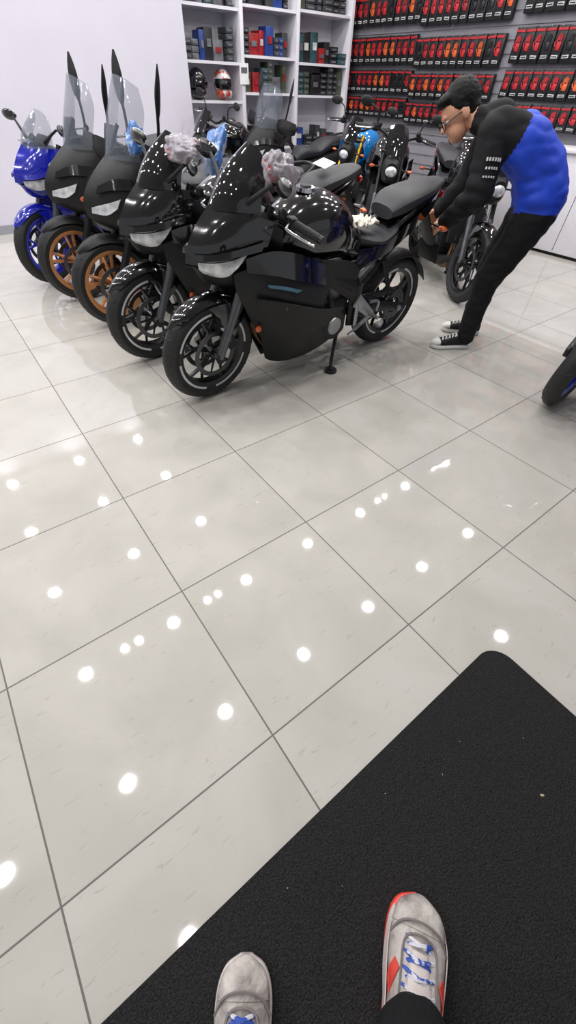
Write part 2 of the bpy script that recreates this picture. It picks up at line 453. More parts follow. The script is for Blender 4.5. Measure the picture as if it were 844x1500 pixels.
    mk = b.mark(); b.tube([(-.90, .04, .74), (-.90, .12, .74)], .006, 'matte', 8); b.ell((-.90, .145, .74), (.022, .032, .014), 'amber')
    b.patch([[(-.22, .115, .70), (-.40, .135, .72), (-.60, .128, .81), (-.80, .09, .88)], [(-.20, .12, .62), (-.40, .135, .65), (-.60, .12, .73), (-.80, .085, .825)]], body, 14, 4, .005)
    b.mirror(mk)
    b.hull([(-.17, .07, .80, .70), (-.26, .10, .765, .69), (-.38, .135, .745, .685), (-.48, .13, .775, .70), (-.54, .10, .82, .72)], 'seat', 22, 18, 2.6)
    b.hull([(-.46, .085, .86, .80), (-.54, .120, .915, .82), (-.70, .115, .94, .87), (-.82, .085, .955, .90), (-.90, .05, .96, .93)], 'seat', 22, 18, 2.8)
    if fair:
        mk0 = b.mark()
        # nose: two faceted halves meeting in a centre crease
        b.patch([[(.825, 0, .70), (.76, .085, .70), (.66, .150, .71), (.50, .19, .73)],
                 [(.81, 0, .765), (.735, .095, .775), (.63, .160, .79), (.47, .195, .80)],
                 [(.75, 0, .85), (.675, .100, .855), (.57, .155, .86), (.44, .18, .86)],
                 [(.68, 0, .915), (.615, .095, .91), (.53, .145, .905), (.44, .16, .895)]], body, 14, 16, .006, mirror=True)
        b.patch([sym([(.69, 0, .895), (.635, .095, .90), (.565, .142, .90), (.50, .155, .895)]),
                 sym([(.64, 0, .975), (.60, .088, .97), (.54, .128, .96), (.49, .142, .94)]),
                 sym([(.575, 0, 1.045), (.545, .072, 1.035), (.50, .108, 1.02), (.465, .124, .99)]),
                 sym([(.49, 0, 1.105), (.475, .042, 1.098), (.46, .070, 1.082), (.445, .09, 1.055)])], scr, 25, 16, .004)
        b.patch([sym([(.79, 0, .69), (.73, .08, .68), (.64, .13, .68)]), sym([(.73, 0, .61), (.69, .06, .61), (.62, .10, .62)]), sym([(.62, 0, .59), (.60, .05, .59), (.56, .08, .60)])], lower, 13, 8, .006)
        mk = b.mark()
        b.patch([[(.785, .06, .715), (.725, .116, .720), (.655, .155, .732), (.585, .180, .752)], [(.782, .062, .69), (.735, .106, .684), (.675, .148, .688), (.615, .174, .718)], [(.765, .06, .672), (.72, .098, .660), (.675, .138, .664), (.645, .158, .685)]], 'lens', 12, 7, .004)
        # sharp brow fin above the lamp
        b.patch([[(.80, .045, .745), (.72, .120, .752), (.62, .170, .775), (.50, .198, .80)], [(.80, .055, .722), (.73, .128, .728), (.63, .178, .748), (.52, .205, .765)]], body, 14, 2, .012, smoothv=False)
        b.mirror(mk)
        b.xform(Matrix.Translation((-.035, 0, .035)) @ Matrix.Diagonal((1, .84, 1, 1)), mk0)
        mk = b.mark()
        # angular side fairing: facets meet in hard creases
        b.patch([[(.61, .125, .705), (.50, .165, .74), (.38, .185, .74), (.25, .195, .70), (.12, .185, .64), (.02, .17, .585)],
                 [(.60, .13, .635), (.48, .19, .640), (.37, .232, .615), (.25, .246, .575), (.15, .238, .535), (.07, .20, .50)],
                 [(.52, .12, .50), (.43, .175, .485), (.34, .212, .455), (.24, .222, .425), (.14, .21, .395), (.06, .18, .37)],
                 [(.41, .085, .33), (.35, .13, .31), (.28, .165, .29), (.18, .178, .265), (.06, .17, .24), (-.05, .15, .245)],
                 [(.33, .02, .15), (.30, .04, .135), (.24, .07, .13), (.13, .09, .135), (-.02, .09, .155), (-.18, .08, .20)]], lower, 26, 5, .007, smoothv=False)
        b.patch([[(.52, .19, .61), (.39, .238, .585), (.25, .262, .545), (.10, .245, .495), (-.08, .205, .455)], [(.47, .180, .515), (.37, .222, .495), (.25, .244, .455), (.13, .232, .42), (.00, .20, .395)], [(.42, .155, .43), (.35, .197, .41), (.26, .215, .378), (.17, .208, .35), (.08, .185, .335)]], lower, 18, 3, .012, smoothv=False)
        for j in range(6):
            x_ = .37 - j * .040; z_ = .572 - j * .0125; yy = .2475 + (.010 if j in (2, 3) else .004 if j in (1, 4) else 0)
            b.patch([[(x_, yy, z_), (x_ - .026, yy + .002, z_ - .008)], [(x_ + .004, yy - .005, z_ - .026), (x_ - .022, yy - .003, z_ - .034)]], 'dgrey', 3, 2, .006)
        b.patch([[(.56, .155, .775), (.45, .185, .80), (.33, .198, .785), (.22, .200, .75), (.10, .190, .695)], [(.56, .165, .72), (.44, .208, .705), (.33, .228, .675), (.20, .222, .635), (.08, .20, .60)]], body, 16, 2, .008, smoothv=False)
        b.patch([[(.47, .208, .668), (.38, .236, .655), (.28, .247, .625)], [(.46, .212, .655), (.38, .239, .640), (.31, .248, .618)]], accent, 8, 2, .005, smoothv=False)
        b.ell((.47, .145, .42), (.020, .010, .018), 'amber')
        b.mirror(mk)
    else:
        b.hull([(.50, .07, .87, .74), (.56, .085, .90, .70), (.63, .08, .89, .70), (.68, .05, .85, .73)], 'matte', 20, 12, 2.6)
        b.ell((.672, 0, .79), (.03, .055, .04), 'lens')
        b.patch([[(.62, -.09, .90), (.66, 0, .90), (.62, .09, .90)], [(.54, -.10, 1.0), (.60, 0, 1.0), (.54, .10, 1.0)], [(.46, -.08, 1.08), (.51, 0, 1.10), (.46, .08, 1.08)]], scr, 9, 8, .004)
        mk = b.mark()
        b.patch([[(.44, .16, .86), (.30, .21, .88), (.14, .20, .84)], [(.40, .18, .76), (.28, .22, .76), (.10, .20, .74)], [(.30, .15, .66), (.22, .19, .66), (.08, .17, .66)]], body, 10, 10, .006)
        b.tube([(.55, .08, .80), (.55, .16, .80)], .006, 'matte', 8); b.ell((.55, .18, .80), (.018, .028, .012), 'amber')
        b.mirror(mk)
        b.hull([(.42, .06, .30, .26), (.25, .12, .25, .16), (.05, .13, .22, .15), (-.15, .10, .22, .17)], 'matte', 16, 10)
    out.append(('bodywork', b.mesh('bodywork', 24)))
    return out

def stand_part(foot=(-.09, .20, .0), lean=6):
    m = MB(); t = radians(lean); fy = foot[1] * cos(t); fz = foot[1] * sin(t)
    m.tube([(-.17, .11, .24), (foot[0] - .02, fy * .85, fz + .05), (foot[0], fy, fz + .012)], [.013, .011, .012], 'satin', 10, smooth=8)
    m.tube([(foot[0], fy, fz + .001), (foot[0], fy, fz + .016)], .042, 'matte', 24)
    return ('side_stand', m.mesh('side_stand'))

# ------------------------------------------------------------------ maxi scooter / tourer
def build_scooter(body='matte', rim='bronze', steer=0):
    out = []; FA = (.75, .29); RA = (-.75, .28)
    hd = V((.46, 0, .95)); ax = (V((.72, 0, .28)) - hd).normalized()
    S = Matrix.Translation(hd) @ Matrix.Rotation(radians(-steer), 4, ax) @ Matrix.Translation(-hd)
    w = MB(); wheel(w, FA, .29, .11, rim, .222, 5, 'P', disc=(.12, True), stripe=False)
    mk = w.mark(); w.tube([(.75, .10, .28), (.60, .10, .60)], .026, 'satin', 14); w.tube([(.60, .10, .60), (.52, .08, .80)], .02, 'satin', 14); w.box((.66, .085, .36), (.06, .045, .10), 'satin', (0, .4, 0), .01); w.mirror(mk)
    w.patch([[(FA[0] + (.306 - abs(t) ** 3 * .03) * cos(a), hw * t, FA[1] + (.306 - abs(t) ** 3 * .03) * sin(a)) for t in (-1, -.66, -.33, 0, .33, .66, 1)] for a, hw in ((radians(q), hw) for q, hw in ((50, .02), (65, .05), (85, .066), (110, .068), (135, .062), (155, .045)))], body, 9, 20, .005)
    w.xform(S); out.append(('front_wheel', w.mesh('front_wheel')))
    r = MB(); wheel(r, RA, .28, .14, rim, .19, 5, 'P', disc=(.11, True), stripe=False); r.beam((-.35, .13, .32), (-.78, .13, .28), .12, .10, .05, .04, 'engine'); r.beam((-.35, -.13, .32), (-.78, -.13, .28), .07, .06, .05, .04, 'engine')
    r.tube([(-.3, -.14, .22), (-.5, -.18, .28), (-.95, -.19, .42)], [.03, .06, .055], 'matte', 16, smooth=10); out.append(('rear_wheel', r.mesh('rear_wheel')))
    b = MB(); mk0 = b.mark()
    b.patch([[(.64, 0, .60), (.59, .09, .60), (.50, .17, .59), (.38, .22, .56)],
             [(.79, 0, .68), (.70, .12, .67), (.57, .21, .66), (.38, .26, .64)],
             [(.81, 0, .78), (.71, .13, .79), (.58, .215, .80), (.38, .26, .78)],
             [(.73, 0, .89), (.64, .13, .91), (.52, .20, .92), (.37, .235, .91)],
             [(.61, 0, .98), (.54, .11, 1.0), (.46, .165, 1.0), (.36, .19, .98)]], body, 14, 24, .008, mirror=True)
    mk = b.mark()
    b.patch([[(.775, .06, .755), (.70, .150, .785), (.625, .20, .81)], [(.78, .055, .725), (.715, .145, .725), (.655, .19, .76)]], 'lens', 9, 4, .012)
    b.patch([[(.44, .235, .66), (.34, .255, .64), (.24, .25, .60)], [(.45, .20, .46), (.30, .24, .42), (.12, .235, .42)], [(.40, .15, .28), (.25, .20, .24), (.0, .21, .26)]], body, 12, 3, .007, smoothv=False)
    b.patch([[(.62, .10, .615), (.52, .19, .61), (.42, .225, .60)], [(.58, .10, .56), (.50, .17, .52), (.42, .21, .50)]], 'grey', 9, 4, .01)
    b.patch([[(.72, .10, .86), (.62, .17, .90), (.48, .215, .89), (.36, .24, .86)], [(.74, .10, .825), (.64, .185, .85), (.50, .235, .84), (.37, .257, .82)]], 'gloss', 12, 4, .012)
    b.ell((.61, .20, .72), (.028, .012, .018), 'amber', (0, 0, -.5))
    b.mirror(mk)
    b.patch([sym([(.40, 0, .98), (.39, .12, .97), (.37, .19, .94)]), sym([(.33, 0, .78), (.31, .14, .76), (.30, .22, .72)]), sym([(.28, 0, .5), (.27, .14, .5), (.27, .22, .5)]), sym([(.22, 0, .3), (.22, .14, .3), (.22, .2, .3)])], 'matte', 15, 10, .006)
    b.hull([(.32, .15, .62, .20), (.10, .20, .56, .17), (-.12, .22, .66, .18), (-.40, .23, .72, .30), (-.70, .20, .75, .48), (-.95, .10, .80, .62), (-1.02, .04, .80, .70)], body, 24, 24, 3)
    b.hull([(.0, .08, .70, .62), (-.12, .14, .79, .66), (-.35, .17, .78, .68), (-.46, .16, .82, .70), (-.60, .15, .86, .73), (-.90, .09, .87, .78)], 'seat', 22, 20, 2.8)
    b.xform(Matrix.Diagonal((1, .84, 1, 1)), mk0)
    b.box((-1.0, 0, .74), (.03, .14, .04), 'red', (0, 0, 0), .01); b.beam((-.92, 0, .62), (-1.12, 0, .42), .03, .02, .14, .12, 'matte')
    b.tube([(-.55, .15, .80), (-.75, .17, .83), (-.98, .08, .88), (-.98, -.08, .88), (-.75, -.17, .83), (-.55, -.15, .80)], .013, 'satin', 8, smooth=24)
    b.patch([sym([(.61, 0, .97), (.56, .12, .98), (.47, .17, .98)]), sym([(.56, 0, 1.10), (.52, .14, 1.10), (.44, .19, 1.08)]), sym([(.50, 0, 1.22), (.47, .145, 1.215), (.40, .19, 1.19)]), sym([(.46, 0, 1.32), (.44, .11, 1.31), (.40, .155, 1.285)])], 'clear', 21, 18, .004)
    b.tube([(.60, 0, .97), (.50, 0, 1.12)], .012, 'matte', 8)
    out.append(('bodywork', b.mesh('bodywork', 30)))
    c = MB(); c.box((.42, 0, 1.0), (.03, .22, .10), 'matte', (0, -.8, 0), .012)
    mk = c.mark()
    c.tube([(.40, 0, .98), (.40, .12, 1.0), (.36, .20, 1.03), (.30, .34, 1.01)], .013, 'satin', 10, smooth=14); c.tube([(.345, .22, 1.028), (.30, .34, 1.01)], .019, 'rubber', 12)
    c.tube([(.37, .21, 1.03), (.42, .25, 1.02), (.37, .36, 1.0)], .006, 'alu', 8, smooth=10)
    c.patch([[(.36, .37, 1.05), (.43, .34, 1.07), (.47, .26, 1.08), (.46, .17, 1.06)], [(.37, .385, 1.0), (.45, .35, 1.0), (.49, .26, 1.0), (.47, .17, 1.0)], [(.37, .37, .96), (.44, .34, .95), (.47, .26, .95), (.46, .18, .96)]], 'matte', 12, 8, .005)
    c.tube([(.36, .19, 1.04), (.35, .21, 1.12), (.35, .225, 1.19)], .009, 'matte', 8, smooth=10)
    c.tube([(.35, .222, 1.17), (.348, .232, 1.21), (.344, .242, 1.28), (.338, .252, 1.34), (.334, .258, 1.39)], [.010, .026, .032, .022, .006], 'matte', 14, smooth=18, flat=.45)
    c.mirror(mk); c.xform(S)
    out.append(('controls', c.mesh('controls')))
    return out

# ------------------------------------------------------------------ ROOM
def math_node(nt, op, a, b=None):
    n = nt.nodes.new('ShaderNodeMath'); n.operation = op
    for i, x in enumerate((a, b)):
        if x is None: continue
        if isinstance(x, (int, float)): n.inputs[i].default_value = x
        else: nt.links.new(x, n.inputs[i])
    return n.outputs[0]

def floor_mat():
    m = bpy.data.materials.new('polished_porcelain_tiles'); m.use_nodes = True; nt = m.node_tree; b = nt.nodes['Principled BSDF']
    geo = nt.nodes.new('ShaderNodeTexCoord'); sep = nt.nodes.new('ShaderNodeSeparateXYZ'); nt.links.new(geo.outputs['Object'], sep.inputs[0])
    T = .5555
    fx = math_node(nt, 'DIVIDE', math_node(nt, 'SUBTRACT', sep.outputs[0], .147 - 20 * T), T)
    fy = math_node(nt, 'DIVIDE', math_node(nt, 'SUBTRACT', sep.outputs[1], .216 - 20 * T), T)
    def edge(f):
        fr = math_node(nt, 'FRACT', f)
        return math_node(nt, 'MINIMUM', fr, math_node(nt, 'SUBTRACT', 1.0, fr))
    d = math_node(nt, 'MINIMUM', edge(fx), edge(fy))
    line = math_node(nt, 'LESS_THAN', d, .0040)
    cx = math_node(nt, 'FLOOR', fx); cy = math_node(nt, 'FLOOR', fy)
    comb = nt.nodes.new('ShaderNodeCombineXYZ'); nt.links.new(cx, comb.inputs[0]); nt.links.new(cy, comb.inputs[1])
    wn = nt.nodes.new('ShaderNodeTexWhiteNoise'); wn.noise_dimensions = '3D'; nt.links.new(comb.outputs[0], wn.inputs['Vector'])
    off = nt.nodes.new('ShaderNodeVectorMath'); off.operation = 'SCALE'; nt.links.new(wn.outputs['Color'], off.inputs[0]); off.inputs['Scale'].default_value = 9
    addv = nt.nodes.new('ShaderNodeVectorMath'); addv.operation = 'ADD'; nt.links.new(geo.outputs['Object'], addv.inputs[0]); nt.links.new(off.outputs[0], addv.inputs[1])
    n1 = nt.nodes.new('ShaderNodeTexNoise'); n1.inputs['Scale'].default_value = 3.5; n1.inputs['Detail'].default_value = 7; n1.inputs['Distortion'].default_value = .6; nt.links.new(addv.outputs[0], n1.inputs['Vector'])
    cr = nt.nodes.new('ShaderNodeValToRGB'); cr.color_ramp.elements[0].color = lin((178, 175, 168)); cr.color_ramp.elements[1].color = lin((190, 187, 181)); cr.color_ramp.elements[0].position = .3; cr.color_ramp.elements[1].position = .7
    nt.links.new(n1.outputs['Fac'], cr.inputs[0])
    mp = nt.nodes.new('ShaderNodeMapping'); mp.inputs['Rotation'].default_value = (0, 0, .7); mp.inputs['Scale'].default_value = (18, 110, 1); nt.links.new(addv.outputs[0], mp.inputs[0])
    n2 = nt.nodes.new('ShaderNodeTexNoise'); n2.inputs['Scale'].default_value = 1.0; n2.inputs['Detail'].default_value = 2; n2.inputs['Distortion'].default_value = .8; nt.links.new(mp.outputs[0], n2.inputs['Vector'])
    scr = math_node(nt, 'GREATER_THAN', n2.outputs['Fac'], .69)
    mix0 = nt.nodes.new('ShaderNodeMixRGB'); nt.links.new(math_node(nt, 'MULTIPLY', scr, .25), mix0.inputs[0]); nt.links.new(cr.outputs[0], mix0.inputs[1]); mix0.inputs[2].default_value = lin((130, 124, 116))
    mix = nt.nodes.new('ShaderNodeMixRGB'); nt.links.new(line, mix.inputs[0]); nt.links.new(mix0.outputs[0], mix.inputs[1]); mix.inputs[2].default_value = lin((98, 96, 94))
    nt.links.new(mix.outputs[0], b.inputs['Base Color'])
    rg = nt.nodes.new('ShaderNodeMixRGB'); nt.links.new(line, rg.inputs[0]); rg.inputs[1].default_value = (.035,) * 3 + (1,); rg.inputs[2].default_value = (.7,) * 3 + (1,)
    nt.links.new(rg.outputs[0], b.inputs['Roughness'])
    b.inputs['IOR'].default_value = 1.58
    n3 = nt.nodes.new('ShaderNodeTexNoise'); n3.inputs['Scale'].default_value = 9; n3.inputs['Detail'].default_value = 1; nt.links.new(addv.outputs[0], n3.inputs['Vector'])
    bp = nt.nodes.new('ShaderNodeBump'); bp.inputs['Strength'].default_value = .009; bp.inputs['Distance'].default_value = .01
    nt.links.new(n3.outputs['Fac'], bp.inputs['Height']); nt.links.new(bp.outputs[0], b.inputs['Normal'])
    return m
M['floor'] = floor_mat()
M['wall'] = pmat('painted_wall', (210, 207, 219), .7, var=.02, vscale=3)
M['ceil'] = pmat('ceiling_paint', (205, 203, 203), .8, var=.02)
M['slat'] = pmat('slatwall_grey', (142, 140, 148), .6, var=.05)
M['base'] = pmat('baseboard_grey', (150, 150, 158), .5, var=.03)

f = MB(); f.box((1.5, 1.5, -.05), (13, 13, .1), 'floor'); f.obj('floor')
f = MB(); f.box((1.5, 1.5, 3.05), (13, 13, .1), 'ceil'); f.obj('ceiling')
f = MB(); f.box((-.95, 6.18, 1.5), (8.1, .14, 3), 'wall'); f.obj('wall_left')
f = MB(); f.box((-.95, 6.10, .04), (8.1, .02, .08), 'base'); f.obj('baseboard_left')
f = MB(); f.box((1.5, 6.82, 1.5), (13, .1, 3), 'wall'); f.obj('wall_back')
f = MB(); f.box((5.98, 1.3, 1.5), (.1, 10.9, 3), 'slat')
for i in range(28): f.box((5.925, 1.3, .15 + i * .1), (.012, 10.85, .07), 'slat')
f.obj('wall_right')

M['mat'] = pmat('entrance_mat_fibre', (32, 32, 34), .95, vscale=260, bump=1, bscale=320, spec=.15, col2=(60, 59, 60), detail=6)
mb = MB(); r = .07; X1, Y1 = .875, .012
out = [(-3.0, Y1)] + [(X1 - r + r * sin(t), Y1 - r + r * cos(t)) for t in [i * pi / 2 / 10 for i in range(11)]] + [(X1, -2.4), (-3.0, -2.4)]
n = len(out)
vs = [(x, y, 0.0005) for x, y in out] + [(x, y, .007) for x, y in out]
mb.add(vs, [tuple(range(n, 2 * n))[::-1], tuple(range(n))] + [(i, (i + 1) % n, (i + 1) % n + n, i + n) for i in range(n)], 'mat')
mb.obj('entrance_mat')
M['lint'] = pmat('lint', (170, 160, 130), .9)
lt = MB()
for x, y, s_ in ((.62, -.30, .006), (.45, -.12, .002), (.30, -.06, .002), (.1, -.12, .0015), (.55, -.1, .002), (.0, -.05, .002), (.7, -.2, .002)):
    lt.ell((x, y, .008), (s_, s_ * .5, .001), 'lint', (0, 0, x * 9), 8, 5)
lt.obj('lint_specks')

# ceiling lights
M['lamp'] = pmat('lamp_ring', (230, 230, 230), .4, var=.01)
ld = bpy.data.lights.new('downlight_lamp', 'AREA'); ld.shape = 'DISK'; ld.size = .108; ld.energy = 9.2; ld.color = (1, .985, .97)
ld2 = bpy.data.lights.new('spot_lamp', 'AREA'); ld2.shape = 'DISK'; ld2.size = .062; ld2.energy = 3.5; ld2.color = (1, .985, .97)
ring = MB(); ring.revolve([(.057, 0), (.075, 0), (.078, .012), (.057, .02)], (0, 0, 0), 'lamp', 32, closed=True); ring.xform(Matrix.Rotation(pi / 2, 4, 'X')); rme = ring.mesh('ring')
def downlight(x, y, small=False):
    e = empty('ceiling_downlight', (x, y, 2.985))
    o = bpy.data.objects.new('trim_ring', rme); COL.objects.link(o); o.parent = e
    if small: o.scale = (.6, .6, 1)
    l = bpy.data.objects.new('lamp', ld2 if small else ld); COL.objects.link(l); l.parent = e
for j, y in enumerate((.03, 1.20, 2.37, 3.57, 4.73, 5.87)):
    for i in range(-2, 6):
        x = .25 + .988 * i
        if (i, j) in ((1, 0), (2, 0), (0, 0), (4, 0)): continue
        downlight(x, y)
for x in (-.31, -.15, .71, .85, 3.61, 3.76, 4.91, 5.05): downlight(x, 2.40, True)

w = bpy.data.worlds.new('World'); scene.world = w; w.use_nodes = True
w.node_tree.nodes['Background'].inputs[0].default_value = (.93, .96, 1, 1); w.node_tree.nodes['Background'].inputs[1].default_value = .44

# ------------------------------------------------------------------ shelves
sh = MB()
xs = [3.13, 3.97, 4.83, 5.76]
sh.box((4.45, 6.74, 1.25), (2.7, .03, 2.5), 'white')
for x in xs: sh.box((x, 6.52, 1.25), (.05, .42, 2.5), 'white', bev=.004)
levels = {0: (.1, .55, 1.05, 1.38, 1.80), 1: (.1, .6, 1.13, 1.45, 1.84), 2: (.1, .6, 1.12, 1.42, 1.86)}
for k in range(3):
    for z in levels[k]: sh.box(((xs[k] + xs[k + 1]) / 2, 6.53, z), (xs[k + 1] - xs[k] - .05, .40, .025), 'white')
shelf = sh.obj('display_shelf_unit')
cols = {'mBk': (28, 28, 32), 'mRd': (150, 30, 34), 'mBl': (30, 60, 130), 'mGy': (100, 102, 108), 'mDg': (54, 57, 60), 'mWh': (195, 195, 195), 'mTe': (40, 74, 80), 'mOl': (70, 78, 62)}
for k_, c_ in cols.items(): M[k_] = pmat('package_' + k_, c_, .45, var=.3, vscale=18)
st = MB()
for k in range(3):
    for z in levels[k]:
        if z < .5: continue
        x = xs[k] + .05
        while x < xs[k + 1] - .14:
            wd = random.uniform(.06, .17); hh = random.uniform(.12, .29)
            if k == 0 and z in (1.05, .55): hh = 0
            if hh:
                c = random.choice(['mBk', 'mBk', 'mBk', 'mDg', 'mDg', 'mDg', 'mGy', 'mRd', 'mBl', 'mGy', 'mTe', 'mOl'])
                y = 6.44 + random.uniform(0, .06)
                if random.random() < .5:
                    for q in range(int(hh / .055)):
                        st.box((x + wd / 2, y, z + .0145 + .026 + q * .055), (wd, .2, .05), c, (0, 0, random.uniform(-.05, .05)), .004)
                        st.box((x + wd / 2, y - .103, z + .04 + q * .055), (wd * .6, .004, .018), 'mGy')
                else:
                    st.box((x + wd / 2, y, z + .014 + hh / 2), (wd, .18, hh), c, (0, 0, random.uniform(-.1, .1)), .005)
                    st.box((x + wd / 2, y - .095, z + hh * .6), (wd * .5, .012, hh * .25), random.choice(['mWh', 'mRd', 'mGy']))
            x += wd + random.uniform(.003, .018)
st.obj('boxed_merchandise')
def helmet(shell, loc, rz, accent='mBk'):
    e = empty('motorcycle_helmet', loc, (0, 0, rz)); m = MB()
    m.ell((0, 0, .145), (.135, .115, .13), shell, seg=28, rings=18)
    m.hull([(.03, .10, .13, .0), (.09, .095, .11, .015), (.13, .07, .09, .03), (.15, .03, .08, .045)], shell, 20, 10, 2.6)
    m.hull([(-.09, .07, .10, .01), (-.02, .10, .12, 0), (.06, .10, .12, 0)], shell, 20, 8, 2.4)
    m.patch([[(.06, -.118, .18), (.12, -.06, .185), (.14, 0, .187), (.12, .06, .185), (.06, .118, .18)], [(.07, -.118, .14), (.132, -.062, .14), (.15, 0, .14), (.132, .062, .14), (.07, .118, .14)], [(.075, -.108, .105), (.128, -.06, .10), (.146, 0, .10), (.128, .06, .10), (.075, .108, .105)]], 'screen', 16, 8, .004)
    m.tube([(.055, -.122, .145), (.055, .122, .145)], .018, accent, 14); m.obj('shell', e); return e
M['mHelm'] = pmat('helmet_graphic', (195, 195, 195), .15, 0, 1, col2=(180, 70, 45), vscale=14, crisp=True)
helmet('gloss', (3.36, 6.43, 1.065), -1.9); helmet('mHelm', (3.72, 6.43, 1.065), -1.75); helmet('gloss', (3.5, 6.43, .565), -1.8)
t = MB(); t.box((3.97, 6.295, 1.30), (.13, .004, .18), 'paper'); t.box((3.97, 6.292, 1.33), (.09, .002, .05), 'mGy'); t.obj('price_sign')

M['packred'] = pmat('pack_red', (180, 34, 42), .45, var=.25, vscale=25)
M['packorg'] = pmat('pack_orange', (205, 90, 40), .45, var=.2)
g = MB()
def pack(y, z, h=.20, w=.105, c='packred'):
    X = 5.878 + random.uniform(-.008, .008); tilt = random.uniform(-.06, .06)
    g.box((X, y, z + h / 2), (.05, w, h), 'packblk', (tilt, 0, 0), .004)
    g.box((X - .028, y, z + h * .17), (.006, w * .62, h * .09), 'mWh', (tilt, 0, 0)); g.box((X - .032, y, z + h * .17), (.004, w * .5, h * .03), 'packblk', (tilt, 0, 0))
    g.box((X - .028, y, z + h * .90), (.006, w * .9, h * .07), 'packred', (tilt, 0, 0))
    g.box((X - .03, y - .006, z + h * .45), (.012, w * .42, h * .22), c, (tilt + .15, 0, 0), .003)
    for q in range(4): g.box((X - .03, y + w * (-.20 + .12 * q), z + h * (.65 + (.04 if q in (1, 2) else 0))), (.012, w * .085, h * .18), c, (tilt + .15, 0, 0))
    g.box((X - .03, y + w * .30, z + h * .50), (.012, w * .08, h * .16), c, (tilt - .5, 0, 0))
    g.tube([(5.915, y, z + h * .97), (5.83, y, z + h * .99)], .003, 'chrome', 6)
rows = [(1.78, .25), (1.44, .25), (1.175, .22), (.94, .20)]
for z, h in rows:
    y = 6.5
    while y > -.8:
        seg = int((6.5 - y) / 1.28)
        zz = z - (.03 if seg % 2 else 0)
        if (6.5 - y) % 1.28 > .07:
            pack(y, zz, h, .108, random.choice(['packred', 'packred', 'mRd', 'packorg', 'packred', 'packblk']))
        y -= .114
z = 2.12; y = 6.5
while y > .5: pack(y, z, .24); y -= .118
g.obj('boxed_glove_display')
c = MB(); c.box((5.62, 1.0, .43), (.40, 5.2, .80), 'white', bev=.006); c.box((5.61, 1.0, .845), (.46, 5.26, .03), 'white', bev=.004); c.box((5.63, 1.0, .02), (.36, 5.1, .04), 'matte')
for y in (-.4, .5, 1.4, 2.3, 3.2): c.box((5.419, y, .43), (.004, .006, .76), 'mGy')
c.obj('sales_counter')

# ------------------------------------------------------------------ BIKES
B_main = build_bike(steer=6); B_main.append(stand_part())
B_blue = build_bike(body='bluep', lower='bluep', rim='bluerim', scr='clear', accent='stripe', steer=5, stripe=False); B_blue.append(stand_part())
N_blk = build_bike(fair=False, stripe=False, body='gloss', scr='screen', steer=8); N_blk.append(stand_part())
N_gold = build_bike(fair=False, stripe=False, body='cyan', fork='gold', scr='screen'); N_gold.append(stand_part())
SC = build_scooter(steer=4)
place(B_main, 'sport_motorcycle', (1.525, 1.855, 0), 180, 6)
place(B_main, 'sport_motorcycle', (1.46, 2.45, 0), 180, 6)
place(SC, 'maxi_scooter', (1.51, 3.08, 0), 180, 5)
place(SC, 'maxi_scooter', (1.45, 3.70, 0), 180, 5)
place(B_blue, 'sport_motorcycle', (1.26, 4.46, 0), 201, 6)
place(B_blue, 'sport_motorcycle', (3.12, .67, 0), 180, 6)
place(N_blk, 'naked_motorcycle', (3.68, 2.55, 0), 236, 6)
place(N_blk, 'naked_motorcycle', (3.74, 3.52, 0), 226, 6)
place(N_gold, 'naked_motorcycle', (4.40, 4.50, 0), 204, 6)
place(SC, 'maxi_scooter', (3.80, 5.06, 0), 186, 5)
place(N_blk, 'naked_motorcycle', (3.45, 5.72, 0), 182, 6)
place(N_blk, 'naked_motorcycle', (4.75, 3.30, 0), 232, 6)

def bag(name, c, r, mat, seed=0, rot=(0, 0, 0)):
    bm = bmesh.new(); bmesh.ops.create_icosphere(bm, subdivisions=5, radius=1)
    for v in bm.verts:
        n_ = noise.noise(v.co * 1.3 + V((seed, 0, 0))) * .40 + abs(noise.noise(v.co * 2.6 + V((0, seed, 0)))) * .25 + abs(noise.noise(v.co * 6 + V((0, seed, 3)))) * .08
        v.co = v.co * (.9 + n_); v.co = V((v.co.x * r[0], v.co.y * r[1], v.co.z * r[2]))
    me = bpy.data.meshes.new(name); bm.to_mesh(me); bm.free(); me.materials.append(M[mat]); me.shade_smooth()
    o = bpy.data.objects.new(name, me); COL.objects.link(o); o.location = c; o.rotation_euler = rot; return o
bag('plastic_protective_bag', (1.13, 1.55, .98), (.095, .058, .055), 'bag', 1, (0, .6, .6))
bag('plastic_protective_bag', (1.02, 2.15, 1.0), (.07, .09, .05), 'bag', 4, (0, 0, .3))
bag('plastic_protective_bag', (1.18, 2.14, 1.0), (.035, .05, .09), 'bagblue', 7, (0, .6, .3))
bag('plastic_protective_bag', (1.05, 2.78, .99), (.05, .04, .07), 'bagblue', 9, (0, .3, .2))
bm = bmesh.new(); bmesh.ops.create_grid(bm, x_segments=40, y_segments=40, size=1)
for v in bm.verts:
    p = v.co.copy(); r_ = 1 + .35 * noise.noise(p * 1.3)
    v.co = V((p.x * .085 * r_, p.y * .055 * r_, .012 + .022 * abs(noise.noise(p * 2.4 + V((3, 1, 0)))) * 2 + .012 * noise.noise(p * 6)))
me = bpy.data.meshes.new('rag'); bm.to_mesh(me); bm.free(); me.materials.append(M['cloth']); me.shade_smooth()
o = bpy.data.objects.new('white_work_gloves', me); COL.objects.link(o); o.location = (1.80, 1.765, .722); o.rotation_euler = (0.1, .05, .3); sd = o.modifiers.new('s', 'SOLIDIFY'); sd.thickness = .006
t = MB(); t.box((0, 0, 0), (.12, .09, .002), 'paper'); t.obj('price_tag', loc=(2.03, 2.36, .90), rot=(.2, -.15, .3))

